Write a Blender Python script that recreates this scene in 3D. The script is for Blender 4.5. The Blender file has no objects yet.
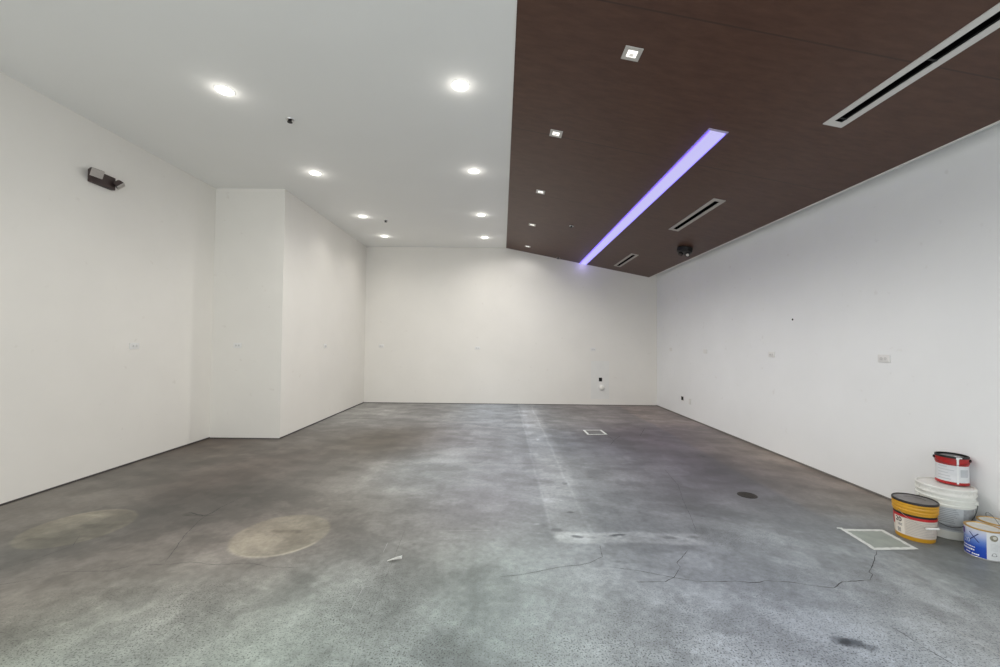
import bpy, bmesh, math, random
import numpy as np
from mathutils import Vector, Matrix

random.seed(4)
SC = bpy.context.scene
COL = SC.collection
PI = math.pi

# ------------------------------------------------------------------ room sizes (metres, camera above x=0,y=0)
CAM_Z = 1.38
FOCAL = 404.98           # in pixels of a 1000 px wide frame
YAW, PITCH, ROLL = -0.0052, 0.0236, -0.0100
XL = -4.109              # left wall
XC = -3.119              # side of the wall jog
YF = 5.719               # front of the wall jog
YB = 9.197               # back wall
XR = 3.508               # right wall
H = 3.550                # flat ceiling
XS = 0.073               # edge where the flat ceiling meets the sloped wood ceiling
XE, ZE = 3.325, 2.9085   # low edge of the wood ceiling
Y0 = -2.2                # open front of the room, behind the camera
TH = math.atan((H - ZE) / (XE - XS))
def slope_z(x): return H - (x - XS) * math.tan(TH)

# ------------------------------------------------------------------ node helpers
def lin(c):
    return tuple((v / 255 / 12.92) if v / 255 <= 0.04045 else ((v / 255 + 0.055) / 1.055) ** 2.4 for v in c)

def new_mat(name):
    m = bpy.data.materials.new(name); m.use_nodes = True
    nt = m.node_tree; b = nt.nodes['Principled BSDF']
    return m, nt, b

def mat(name, rgb, rough=0.5, metal=0.0, noise=0.06, scale=12.0, bump=0.0, bscale=80.0, spec=0.5, emit=None, estr=0.0):
    """a plain surface with a little procedural tone variation"""
    m, nt, b = new_mat(name)
    c = lin(rgb)
    tc = nt.nodes.new('ShaderNodeTexCoord')
    n = nt.nodes.new('ShaderNodeTexNoise'); n.inputs['Scale'].default_value = scale; n.inputs['Detail'].default_value = 5
    nt.links.new(tc.outputs['Object'], n.inputs['Vector'])
    r = nt.nodes.new('ShaderNodeValToRGB')
    r.color_ramp.elements[0].position = 0.3; r.color_ramp.elements[1].position = 0.7
    r.color_ramp.elements[0].color = tuple(v * (1 - noise) for v in c) + (1,)
    r.color_ramp.elements[1].color = tuple(min(1, v * (1 + noise)) for v in c) + (1,)
    nt.links.new(n.outputs['Fac'], r.inputs['Fac'])
    nt.links.new(r.outputs['Color'], b.inputs['Base Color'])
    b.inputs['Roughness'].default_value = rough; b.inputs['Metallic'].default_value = metal
    b.inputs['Specular IOR Level'].default_value = spec
    if emit:
        b.inputs['Emission Color'].default_value = tuple(emit) + (1,); b.inputs['Emission Strength'].default_value = estr
    if bump:
        n2 = nt.nodes.new('ShaderNodeTexNoise'); n2.inputs['Scale'].default_value = bscale; n2.inputs['Detail'].default_value = 3
        nt.links.new(tc.outputs['Object'], n2.inputs['Vector'])
        bp = nt.nodes.new('ShaderNodeBump'); bp.inputs['Strength'].default_value = bump; bp.inputs['Distance'].default_value = 0.01
        nt.links.new(n2.outputs['Fac'], bp.inputs['Height']); nt.links.new(bp.outputs['Normal'], b.inputs['Normal'])
    return m

def vcol_mat(name, rough=0.5, attr='tone', spec=0.5):
    m, nt, b = new_mat(name)
    a = nt.nodes.new('ShaderNodeAttribute'); a.attribute_name = attr
    nt.links.new(a.outputs['Color'], b.inputs['Base Color'])
    b.inputs['Roughness'].default_value = rough; b.inputs['Specular IOR Level'].default_value = spec
    return m

def emis(name, rgb, strength):
    m, nt, b = new_mat(name)
    b.inputs['Base Color'].default_value = (.05, .05, .05, 1); b.inputs['Specular IOR Level'].default_value = .1; b.inputs['Roughness'].default_value = .8
    b.inputs['Emission Color'].default_value = tuple(rgb) + (1,)
    b.inputs['Emission Strength'].default_value = strength
    return m

# ------------------------------------------------------------------ object helpers
def obj(name, bm, mats, parent=None, smooth=False, angle=35, loc=None):
    me = bpy.data.meshes.new(name)
    bmesh.ops.recalc_face_normals(bm, faces=bm.faces[:])
    bm.to_mesh(me); bm.free()
    for m in (mats if isinstance(mats, (list, tuple)) else [mats]): me.materials.append(m)
    o = bpy.data.objects.new(name, me); COL.objects.link(o)
    if smooth:
        for p in me.polygons: p.use_smooth = True
        me.set_sharp_from_angle(angle=math.radians(angle))
    if parent: o.parent = parent
    if loc: o.location = loc
    return o

def thing(name, label, cat, loc=(0, 0, 0), rot=(0, 0, 0), group=None):
    o = bpy.data.objects.new(name, None); COL.objects.link(o)
    o.location = loc; o.rotation_euler = rot; o.empty_display_size = 0.05
    o['label'] = label; o['category'] = cat
    if group: o['group'] = group
    return o

def tag(o, label, cat, group=None):
    o['label'] = label; o['category'] = cat
    if group: o['group'] = group
    return o

def struct(name, bm, mats, **k):
    o = obj(name, bm, mats, **k); o['kind'] = 'structure'; return o

def dup(root, loc, label, group=None):
    r = root.copy(); COL.objects.link(r); r.location = loc; r['label'] = label
    if group: r['group'] = group
    for ch in list(root.children):
        c = ch.copy(); COL.objects.link(c); c.parent = r
        for g in list(ch.children):
            d = g.copy(); COL.objects.link(d); d.parent = c
    return r

# ------------------------------------------------------------------ mesh helpers
def box(bm, x0, x1, y0, y1, z0, z1, mi=0, bevel=0.0):
    vs = [bm.verts.new((x, y, z)) for x in (x0, x1) for y in (y0, y1) for z in (z0, z1)]
    F = [(0, 1, 3, 2), (4, 6, 7, 5), (0, 4, 5, 1), (2, 3, 7, 6), (0, 2, 6, 4), (1, 5, 7, 3)]
    fs = [bm.faces.new([vs[i] for i in f]) for f in F]
    for f in fs: f.material_index = mi
    if bevel:
        es = list({e for f in fs for e in f.edges})
        bmesh.ops.bevel(bm, geom=es, offset=bevel, segments=2, affect='EDGES', profile=0.6)
    return bm

def lathe(bm, prof, seg=48, mi=None, a0=0.0, a1=2 * PI, cap0=True, cap1=True):
    """prof: list of (radius, z[, material]) ; material index belongs to the band above the point"""
    full = abs(a1 - a0 - 2 * PI) < 1e-6
    n = seg if full else seg + 1
    rings = []
    for p in prof:
        rings.append([bm.verts.new((p[0] * math.cos(a0 + (a1 - a0) * k / seg), p[0] * math.sin(a0 + (a1 - a0) * k / seg), p[1])) for k in range(n)])
    for i in range(len(prof) - 1):
        m = prof[i][2] if len(prof[i]) > 2 else (mi or 0)
        for k in range(n if full else n - 1):
            k2 = (k + 1) % n
            f = bm.faces.new((rings[i][k], rings[i][k2], rings[i + 1][k2], rings[i + 1][k])); f.material_index = m
    if full and cap0:
        f = bm.faces.new(rings[0]); f.material_index = prof[0][2] if len(prof[0]) > 2 else (mi or 0)
    if full and cap1:
        f = bm.faces.new(rings[-1]); f.material_index = prof[-1][2] if len(prof[-1]) > 2 else (mi or 0)
    return bm

def tube(bm, pts, r, seg=8, mi=0):
    pts = [Vector(p) for p in pts]
    rings = []
    for i, p in enumerate(pts):
        t = (pts[min(i + 1, len(pts) - 1)] - pts[max(i - 1, 0)]).normalized()
        u = t.cross(Vector((0, 0, 1)))
        if u.length < 1e-3: u = t.cross(Vector((1, 0, 0)))
        u.normalize(); v = t.cross(u)
        rings.append([bm.verts.new(p + u * (r * math.cos(2 * PI * k / seg)) + v * (r * math.sin(2 * PI * k / seg))) for k in range(seg)])
    for i in range(len(rings) - 1):
        for k in range(seg):
            f = bm.faces.new((rings[i][k], rings[i][(k + 1) % seg], rings[i + 1][(k + 1) % seg], rings[i + 1][k])); f.material_index = mi
    bm.faces.new(rings[0]).material_index = mi; bm.faces.new(rings[-1]).material_index = mi
    return bm

def xform(bm, M, start=0):
    bm.verts.ensure_lookup_table()
    for v in bm.verts[start:]: v.co = M @ v.co

def curved_patch(bm, rfun, a0, a1, z0, z1, lift=0.0008, nseg=16, nz=4, mi=0):
    """a label wrapped on a round side; rfun(z) gives the side's radius"""
    g = []
    for j in range(nz + 1):
        z = z0 + (z1 - z0) * j / nz; r = rfun(z) + lift
        g.append([bm.verts.new((r * math.cos(a0 + (a1 - a0) * k / nseg), r * math.sin(a0 + (a1 - a0) * k / nseg), z)) for k in range(nseg + 1)])
    for j in range(nz):
        for k in range(nseg):
            bm.faces.new((g[j][k], g[j][k + 1], g[j + 1][k + 1], g[j + 1][k])).material_index = mi
    return bm

def wrap_text(bm, body, size, rfun, az, zc, lift=0.0016, bold=0.0, mi=0):
    """lettering turned into mesh and bent round a can; reads left to right seen from outside"""
    cu = bpy.data.curves.new('lettering', 'FONT'); cu.body = body; cu.size = size; cu.align_x = 'CENTER'; cu.align_y = 'CENTER'
    cu.offset = bold; cu.resolution_u = 4
    ob = bpy.data.objects.new('lettering', cu); COL.objects.link(ob)
    dg = bpy.context.evaluated_depsgraph_get()
    me = ob.evaluated_get(dg).to_mesh()
    base = len(bm.verts); vs = []
    for v in me.vertices:
        z = zc + v.co.y; r = rfun(z) + lift; a = az + v.co.x / r
        vs.append(bm.verts.new((r * math.cos(a), r * math.sin(a), z)))
    for p in me.polygons:
        try: bm.faces.new([vs[i] for i in p.vertices]).material_index = mi
        except ValueError: pass
    ob.evaluated_get(dg).to_mesh_clear()
    bpy.data.objects.remove(ob); bpy.data.curves.remove(cu)
    return bm

# ================================================================== MATERIALS OF THE SHELL
def wall_mat(name, rgb, scuff=0.05, spots=.93):
    m, nt, b = new_mat(name)
    c = lin(rgb)
    tc = nt.nodes.new('ShaderNodeTexCoord')
    n = nt.nodes.new('ShaderNodeTexNoise'); n.inputs['Scale'].default_value = 1.1; n.inputs['Detail'].default_value = 6; n.inputs['Roughness'].default_value = .6
    nt.links.new(tc.outputs['Object'], n.inputs['Vector'])
    r = nt.nodes.new('ShaderNodeValToRGB')
    r.color_ramp.elements[0].position = 0.3; r.color_ramp.elements[1].position = 0.72
    r.color_ramp.elements[0].color = tuple(v * (1 - scuff) for v in c) + (1,)
    r.color_ramp.elements[1].color = c + (1,)
    nt.links.new(n.outputs['Fac'], r.inputs['Fac'])
    # a few small scuff marks low on the wall
    n3 = nt.nodes.new('ShaderNodeTexNoise'); n3.inputs['Scale'].default_value = 9; n3.inputs['Detail'].default_value = 2
    nt.links.new(tc.outputs['Object'], n3.inputs['Vector'])
    r3 = nt.nodes.new('ShaderNodeValToRGB'); r3.color_ramp.elements[0].position = .71; r3.color_ramp.elements[1].position = .78
    r3.color_ramp.elements[0].color = (1, 1, 1, 1); r3.color_ramp.elements[1].color = (spots, spots * .99, spots * .98, 1)
    nt.links.new(n3.outputs['Fac'], r3.inputs['Fac'])
    mx = nt.nodes.new('ShaderNodeMix'); mx.data_type = 'RGBA'; mx.blend_type = 'MULTIPLY'; mx.inputs[0].default_value = 1
    nt.links.new(r.outputs['Color'], mx.inputs[6]); nt.links.new(r3.outputs['Color'], mx.inputs[7])
    nt.links.new(mx.outputs[2], b.inputs['Base Color'])
    b.inputs['Roughness'].default_value = .75; b.inputs['Specular IOR Level'].default_value = .25
    n2 = nt.nodes.new('ShaderNodeTexNoise'); n2.inputs['Scale'].default_value = 160
    nt.links.new(tc.outputs['Object'], n2.inputs['Vector'])
    bp = nt.nodes.new('ShaderNodeBump'); bp.inputs['Strength'].default_value = .08; bp.inputs['Distance'].default_value = .004
    nt.links.new(n2.outputs['Fac'], bp.inputs['Height']); nt.links.new(bp.outputs['Normal'], b.inputs['Normal'])
    return m

M_WALL = wall_mat('white_wall_paint', (231, 228, 221))
M_WALLR = wall_mat('wall_paint_lightened', (240, 241, 241))  # same wall paint, lightened and cooled to stand in for missing light
M_WALLPATCH = mat('unpainted_wall_patch', (225, 224, 219), .8, noise=.02, scale=5)
M_CEIL = wall_mat('white_ceiling_paint', (241, 241, 238), .02, 1.0)
M_BASE = mat('dark_reveal', (66, 62, 59), .7)
M_BASE2 = mat('grey_reveal', (112, 108, 104), .7)
M_TRIMW = mat('white_trim', (235, 232, 228), .5, noise=.01)

def wood_mat():
    m, nt, b = new_mat('brown_wood_veneer')
    tc = nt.nodes.new('ShaderNodeTexCoord')
    mp = nt.nodes.new('ShaderNodeMapping'); mp.inputs['Scale'].default_value = (3, 9, 1)
    nt.links.new(tc.outputs['Object'], mp.inputs['Vector'])
    n = nt.nodes.new('ShaderNodeTexNoise'); n.inputs['Scale'].default_value = 2.2; n.inputs['Detail'].default_value = 8; n.inputs['Roughness'].default_value = .6
    nt.links.new(mp.outputs['Vector'], n.inputs['Vector'])
    r = nt.nodes.new('ShaderNodeValToRGB')
    r.color_ramp.elements[0].position = .28; r.color_ramp.elements[0].color = lin((77, 53, 43)) + (1,)
    r.color_ramp.elements[1].position = .75; r.color_ramp.elements[1].color = lin((95, 68, 55)) + (1,)
    nt.links.new(n.outputs['Fac'], r.inputs['Fac'])
    # thin dark joints between the veneer sheets, every 1.625 m along the room
    sp = nt.nodes.new('ShaderNodeSeparateXYZ'); nt.links.new(tc.outputs['Object'], sp.inputs[0])
    def mth(op, a, bval=None):
        q = nt.nodes.new('ShaderNodeMath'); q.operation = op
        nt.links.new(a, q.inputs[0])
        if bval is not None: q.inputs[1].default_value = bval
        return q.outputs[0]
    y = mth('ADD', sp.outputs['Y'], -2.395 + 1.625 * 4 + .006)
    y = mth('DIVIDE', y, 1.625); y = mth('FRACT', y)
    y = mth('LESS_THAN', y, .0072)
    mx = nt.nodes.new('ShaderNodeMix'); mx.data_type = 'RGBA'; mx.inputs[7].default_value = lin((68, 50, 43)) + (1,)
    nt.links.new(y, mx.inputs[0]); nt.links.new(r.outputs['Color'], mx.inputs[6])
    nt.links.new(mx.outputs[2], b.inputs['Base Color'])
    b.inputs['Roughness'].default_value = .42; b.inputs['Specular IOR Level'].default_value = .3
    return m
M_WOOD = wood_mat()

# ================================================================== ROOM SHELL
T = .12
b = bmesh.new(); box(b, XL - T, XL, Y0, YF + .3, -.02, H + .2); struct('wall_left', b, M_WALL)
b = bmesh.new(); box(b, XL - T, XC, YF, YB + T, -.02, H + .2); struct('wall_jog', b, M_WALL)
b = bmesh.new(); box(b, XC - .02, XR + T, YB, YB + T, -.02, H + .2)
box(b, 2.02, 2.43, YB - .001, YB, .14, .995, 1)
struct('wall_back', b, [M_WALL, M_WALLPATCH])
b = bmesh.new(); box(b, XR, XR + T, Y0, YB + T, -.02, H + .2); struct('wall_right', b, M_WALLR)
b = bmesh.new(); box(b, XL - T, XS, Y0, YB + T, H, H + .2); struct('ceiling', b, M_CEIL)
# white soffit that closes the room above the wood panel (seen in the gap at the right wall)
b = bmesh.new()
zz = lambda x, d: slope_z(x) + d
pts = [(XS, zz(XS, .10)), (XR + T, zz(XR + T, .10)), (XR + T, zz(XR + T, .3)), (XS, zz(XS, .3))]
va = [b.verts.new((x, Y0, z)) for x, z in pts]; vb = [b.verts.new((x, YB + T, z)) for x, z in pts]
b.faces.new(va); b.faces.new(vb)
for i in range(4): b.faces.new((va[i], va[(i + 1) % 4], vb[(i + 1) % 4], vb[i]))
struct('ceiling_soffit', b, M_CEIL)
# the sloped wood ceiling itself
b = bmesh.new()
pts = [(XS, slope_z(XS)), (XE, ZE), (XE, ZE + .03), (XS, slope_z(XS) + .03)]
va = [b.verts.new((x, Y0, z)) for x, z in pts]; vb = [b.verts.new((x, YB, z)) for x, z in pts]
b.faces.new(va); b.faces.new(vb)
for i in range(4): b.faces.new((va[i], va[(i + 1) % 4], vb[(i + 1) % 4], vb[i]))
struct('ceiling_wood', b, M_WOOD)
# white edge beads of the wood ceiling
b = bmesh.new(); box(b, XS - .010, XS + .001, Y0, YB, H - .006, H + .01); struct('trim_1', b, M_TRIMW)
b = bmesh.new(); box(b, XE, XE + .012, Y0, YB, ZE - .006, ZE + .03); struct('trim_2', b, M_TRIMW)
# dark reveals at the foot of the walls
e = .005
b = bmesh.new(); box(b, XL, XL + e, Y0, YF, 0, .016); struct('baseboard_left', b, M_BASE)
b = bmesh.new(); box(b, XL + e, XC + e, YF - e, YF, 0, .010); box(b, XC, XC + e, YF, YB, 0, .016); struct('baseboard_jog', b, M_BASE)
b = bmesh.new(); box(b, XC + e, XR - e, YB - e, YB, 0, .010); struct('baseboard_back', b, M_BASE)
b = bmesh.new(); box(b, XR - e, XR, Y0, YB, 0, .018); struct('baseboard_right', b, M_BASE2)

# ================================================================== FLOOR (polished concrete, stains and painted-in light kept in a colour layer)
rng = np.random.RandomState(7)
def vnoise(x, y, sx, sy, seed=0):
    """smooth value noise, cell sizes sx, sy in metres"""
    r = np.random.RandomState(seed); N = 96
    t = r.rand(N, N)
    u = x / sx + 37.3; v = y / sy + 21.7
    i = np.floor(u).astype(int); j = np.floor(v).astype(int)
    fu = u - i; fv = v - j
    fu = fu * fu * (3 - 2 * fu); fv = fv * fv * (3 - 2 * fv)
    g = lambda a, c: t[a % N, c % N]
    return ((g(i, j) * (1 - fu) + g(i + 1, j) * fu) * (1 - fv) + (g(i, j + 1) * (1 - fu) + g(i + 1, j + 1) * fu) * fv)
def fbm(x, y, sx, sy, seed=0, oct=4):
    o = 0; a = 1; tot = 0
    for k in range(oct):
        o = o + a * vnoise(x, y, sx / 2 ** k, sy / 2 ** k, seed + k); tot += a; a *= .55
    return o / tot
def sst(a, c, v):
    t = np.clip((v - a) / (c - a), 0, 1); return t * t * (3 - 2 * t)

xs = np.arange(XL - .02, XR + .02, .013)
ys = np.concatenate([np.array([Y0, -1, 0, .8, 1.4]), np.arange(1.6, 3.7, .013), np.arange(3.7, YB + .05, .035)])
X, Y = np.meshgrid(xs, ys, indexing='xy')
# control points: x, y, display RGB matched point by point, light and shade painted in
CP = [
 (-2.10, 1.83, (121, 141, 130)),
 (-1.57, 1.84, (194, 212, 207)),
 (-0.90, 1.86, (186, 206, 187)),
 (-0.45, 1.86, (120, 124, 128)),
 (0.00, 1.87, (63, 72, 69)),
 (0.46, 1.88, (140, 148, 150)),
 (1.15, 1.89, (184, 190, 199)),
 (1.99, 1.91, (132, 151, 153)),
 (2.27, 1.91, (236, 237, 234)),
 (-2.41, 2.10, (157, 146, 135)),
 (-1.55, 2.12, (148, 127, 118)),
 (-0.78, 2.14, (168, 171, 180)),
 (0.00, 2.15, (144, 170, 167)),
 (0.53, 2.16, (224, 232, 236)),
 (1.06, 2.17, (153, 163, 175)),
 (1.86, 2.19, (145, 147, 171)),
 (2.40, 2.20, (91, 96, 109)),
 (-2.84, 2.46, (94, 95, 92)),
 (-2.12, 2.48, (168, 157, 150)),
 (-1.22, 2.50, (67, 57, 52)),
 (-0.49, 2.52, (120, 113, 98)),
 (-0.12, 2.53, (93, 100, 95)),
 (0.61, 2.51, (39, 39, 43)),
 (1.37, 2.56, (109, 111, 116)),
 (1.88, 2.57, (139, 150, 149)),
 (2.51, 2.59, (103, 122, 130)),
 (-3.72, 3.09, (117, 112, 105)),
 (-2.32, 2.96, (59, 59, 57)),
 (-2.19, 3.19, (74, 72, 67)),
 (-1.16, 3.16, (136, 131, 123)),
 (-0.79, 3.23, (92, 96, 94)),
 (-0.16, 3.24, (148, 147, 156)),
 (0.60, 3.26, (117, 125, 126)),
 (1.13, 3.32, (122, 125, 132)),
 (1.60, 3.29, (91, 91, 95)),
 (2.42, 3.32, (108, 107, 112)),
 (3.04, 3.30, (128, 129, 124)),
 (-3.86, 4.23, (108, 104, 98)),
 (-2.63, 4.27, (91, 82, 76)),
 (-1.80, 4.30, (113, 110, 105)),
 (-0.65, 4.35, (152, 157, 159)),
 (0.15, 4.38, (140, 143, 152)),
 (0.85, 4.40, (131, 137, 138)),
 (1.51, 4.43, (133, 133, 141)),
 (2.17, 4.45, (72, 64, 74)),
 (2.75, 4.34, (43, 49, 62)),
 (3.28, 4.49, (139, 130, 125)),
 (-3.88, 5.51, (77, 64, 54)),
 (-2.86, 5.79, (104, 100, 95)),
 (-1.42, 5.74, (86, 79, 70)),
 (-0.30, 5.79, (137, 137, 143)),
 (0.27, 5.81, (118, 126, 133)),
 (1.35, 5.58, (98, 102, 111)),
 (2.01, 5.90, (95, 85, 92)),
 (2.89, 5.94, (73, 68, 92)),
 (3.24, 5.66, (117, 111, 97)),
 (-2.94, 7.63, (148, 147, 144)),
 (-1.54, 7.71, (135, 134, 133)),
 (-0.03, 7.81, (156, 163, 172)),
 (1.09, 7.56, (119, 120, 121)),
 (1.92, 7.93, (127, 120, 120)),
 (3.11, 8.00, (120, 113, 114)),
 (2.18, 2.64, (178, 183, 189)),
 (2.57, 2.33, (149, 151, 140)),
]
W = np.zeros_like(X); C = np.zeros(X.shape + (3,))
for x, y, c in CP:
    s = .36 + .055 * y
    w = np.exp(-(((X - x) / s) ** 2 + ((Y - y) / (s * 1.35)) ** 2)) + 1e-6 / (1 + (X - x) ** 2 + (Y - y) ** 2)
    W += w; C += w[..., None] * np.array(lin(c))
C /= W[..., None]
mul = np.ones_like(X)
# cloudy trowel tone, streaked along and across the room
mul *= 1 + .50 * (fbm(X, Y, 1.1, 1.6, 11) - .5)
mul *= 1 + .55 * (fbm(X, Y, .5, .22, 23) - .5) * sst(2.4, 4.5, Y) + .34 * (fbm(X, Y, .25, .25, 24) - .5)
mul *= 1 + .24 * (fbm(X, Y, .12, 1.9, 31) - .5)
def blend(mask, rgb):
    global C
    mask = np.clip(mask, 0, 1)[..., None]; C = C * (1 - mask) + np.array(lin(rgb)) * mask
def tint(mask, f):
    global C
    mask = np.clip(mask, 0, 1)[..., None]; C = C * (1 + mask * (np.array(f) - 1))
wob = (fbm(X, Y, .35, .35, 41) - .5)
# pale L of glue and dust where a partition once stood
vb_ = sst(.36, .44, X + .10 * wob) * (1 - sst(.66, .80, X + .18 * wob)) * sst(2.83, 2.95, Y)
tint(vb_ * (.30 + .55 * fbm(X, Y, .25, .4, 51)) * .95, (1.75, 1.73, 1.70))
hb = sst(2.825, 2.865, Y + .05 * wob) * (1 - sst(2.985, 3.03, Y + .05 * wob)) * sst(.36, .42, X) * (1 - sst(1.36, 1.58, X + .3 * wob))
tint(hb * (.35 + .6 * fbm(X, Y, .15, .08, 52)) * .95, (1.85, 1.83, 1.78))
for xe_ in (.372, .66):
    tint((1 - sst(.0, .022, np.abs(X - xe_ - .05 * wob))) * sst(2.9, 3.0, Y) * .32, (1.6, 1.6, 1.6))
# warmer unstained strip along the right wall
st = sst(2.57, 2.66, X + .12 * wob) * sst(3.2, 3.6, Y)
tint(st * .9, (1.22, 1.12, 1.02))
# dark oil-like clouds in the right half
for (x, y, sx, sy, k) in [(1.75, 6.25, .45, .55, .55), (2.2, 6.9, .35, .7, .45), (1.65, 5.3, .4, .6, .45), (1.5, 4.4, .35, .5, .32), (1.72, 3.75, .3, .45, .32), (2.35, 4.9, .3, .9, .25),
                           (-2.7, 5.1, .8, .35, .30), (-3.3, 4.3, .5, .5, .25), (-1.7, 6.3, .7, .25, .30), (-1.4, 5.2, .8, .2, .18), (-2.1, 4.0, .7, .35, .18), (1.2, 8.9, .5, .2, .25), (.95, 5.2, .35, .15, .22), (-1.0, 3.6, .5, .25, .14)]:
    d = np.exp(-(((X - x + .3 * wob) / sx) ** 2 + ((Y - y + .4 * wob) / sy) ** 2))
    tint(d * k * (.5 + 1.0 * fbm(X, Y, .4, .3, int(61 + 10 * abs(x)))), (.52, .50, .53) if x > 0 else (.66, .64, .62))
# two round patched core holes
def disc(cx, cy, r, k, rgb, rim, seed, a_lo=-9, a_hi=9):
    d = np.hypot(X - cx, Y - cy)
    tint((1 - sst(r - .012, r + .012, d)) * k * (.4 + 1.2 * fbm(X, Y, .10, .10, seed)), rgb)
    ang = np.arctan2(Y - cy, X - cx)
    ring = (1 - sst(.004, .018, np.abs(d - r))) * (fbm(ang * 1.0, d * 0, .5, 1, seed + 3))
    tint(ring * rim * sst(a_lo - .2, a_lo + .2, ang) * (1 - sst(a_hi - .2, a_hi + .2, ang)), (1.75, 1.75, 1.7))
disc(-1.561, 2.923, .318, 1.2, (1.34, 1.32, 1.18), 1.5, 71, -2.4, -.4)
disc(-3.087, 2.984, .318, 1.2, (1.40, 1.37, 1.22), .7, 75, .6, 2.6)
for (x0, x1, y0, y1, k) in [(-1.66, -1.44, 2.93, 2.985, .55), (-1.84, -1.80, 2.93, 2.97, .4), (-3.1, -2.85, 2.97, 3.05, .45), (-2.95, -2.7, 2.83, 2.87, .4), (-2.72, -2.64, 2.95, 2.985, .3), (-3.25, -2.98, 2.78, 2.83, .35)]:
    m_ = sst(x0 - .02, x0 + .02, X) * (1 - sst(x1 - .02, x1 + .02, X)) * sst(y0 - .01, y0 + .02, Y + .06 * wob) * (1 - sst(y1 - .02, y1 + .01, Y + .06 * wob))
    tint(m_ * k * (.3 + 1.4 * fbm(X, Y, .04, .03, 77)), (.45, .44, .42))
tint(np.exp(-(((X + 3.12) / .16) ** 2 + ((Y - 3.2) / .03) ** 2)) * fbm(X, Y, .06, .03, 78), (2.0, 2.0, 1.95))
tint(np.exp(-(((X + 3.3) / .10) ** 2 + ((Y - 2.9) / .05) ** 2)) * fbm(X, Y, .06, .03, 79), (1.7, 1.7, 1.65))
# chipped pits along the pale L and elsewhere
for (x, y, rx, ry, k) in [(.421, 3.035, .05, .03, .45), (.574, 2.955, .055, .02, .8), (.679, 2.945, .03, .02, .3), (.835, 2.955, .05, .018, .8), (1.227, 2.948, .06, .02, .4), (1.40, 2.96, .05, .015, .4),
                          (.58, 3.36, .035, .02, .6), (.648, 4.051, .035, .03, .5), (.572, 3.937, .03, .02, .4), (1.643, 1.928, .055, .035, .85), (1.61, 1.95, .05, .03, .6), (1.70, 1.90, .04, .02, .6), (.79, 2.62, .05, .02, .3), (.947, 4.242, .03, .03, .3), (2.515, 5.088, .04, .03, .45),
                          (-2.36, 3.23, .12, .02, .5), (-2.44, 3.26, .05, .03, .35), (-2.45, 2.70, .07, .03, .2)]:
    d = np.exp(-(((X - x + .12 * wob) / rx) ** 2 + ((Y - y + .1 * wob) / ry) ** 2) ** 4)
    tint(d * np.clip(k * 1.15 * (.5 + 1.1 * fbm(X, Y, .035, .02, 80)), 0, 1), (.25, .26, .28) if x > 0 else (.45, .43, .4))
for (x, y, rx, ry, k) in [(.281, 3.131, .02, .012, .8), (.285, 2.98, .02, .01, .7), (.86, 2.948, .012, .012, .7), (2.6, 2.44, .05, .03, .35), (.53, 5.86, .02, .05, .7), (-2.4, 2.72, .04, .02, .35), (-2.05, 2.32, .1, .05, .3), (2.22, 3.06, .05, .02, .5), (-.93, 4.67, .01, .012, .6)]:
    d = np.exp(-(((X - x) / rx) ** 2 + ((Y - y) / ry) ** 2)); tint(d * k * (.5 + fbm(X, Y, .03, .02, 88)), (1.8, 1.8, 1.8))
# faint wide saw-cut joints
for yj, xa, xb, k in [(4.675, -.4, 1.62, .35), (5.78, 2.65, 3.5, .4), (8.15, .9, 3.5, .2)]:
    tint((1 - sst(.008, .03, np.abs(Y - yj - .02 * wob))) * sst(xa, xa + .1, X) * (1 - sst(xb - .1, xb, X)) * k, (.6, .6, .6))
mul *= np.where(True, 1, 1)
bl = fbm(X, Y, .22, .20, 131, 5); mul *= 1 + .20 * (sst(.44, .56, bl) - .5)
bl = fbm(X, Y, .55, .18, 137, 5); mul *= 1 + .14 * (sst(.42, .58, bl) - .5) * sst(2.5, 4, Y)
u_ = X * .5 + Y * .86; w_ = -X * .86 + Y * .5
bl = fbm(u_, w_, .9, .10, 141, 4); mul *= 1 + .11 * (sst(.40, .62, bl) - .5) * sst(3.4, 2.4, Y)
bl = fbm(w_, u_, 1.2, .14, 145, 4); mul *= 1 + .14 * (sst(.40, .62, bl) - .5)
mul *= 1 + .22 * (fbm(X, Y, .05, .045, 151, 2) - .5) * sst(4.5, 2.5, Y)
C *= mul[..., None]
# exposed stone close to the doorway: mask kept in alpha
ag = sst(2.75, 1.95, Y + .8 * (fbm(X, Y, .5, .4, 81) - .5) + .25 * sst(-.6, -3, X)) * (.35 + .9 * fbm(X, Y, .3, .25, 82))
ag = np.maximum(ag, .75 * np.exp(-(((X - 1.75) / .4) ** 2 + ((Y - 2.95) / .22) ** 2)) * fbm(X, Y, .2, .2, 83) * 1.5)
A = np.clip(ag, 0, 1)
nx, ny = len(xs), len(ys)
co = np.stack([X, Y, np.zeros_like(X)], -1).reshape(-1, 3)
ii = np.arange((ny - 1) * (nx - 1)); row = ii // (nx - 1); cl = ii % (nx - 1)
v0 = row * nx + cl
quads = np.stack([v0, v0 + 1, v0 + nx + 1, v0 + nx], -1)
rgba = np.concatenate([np.clip(C, 0, 1), A[..., None]], -1).reshape(-1, 4)

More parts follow.
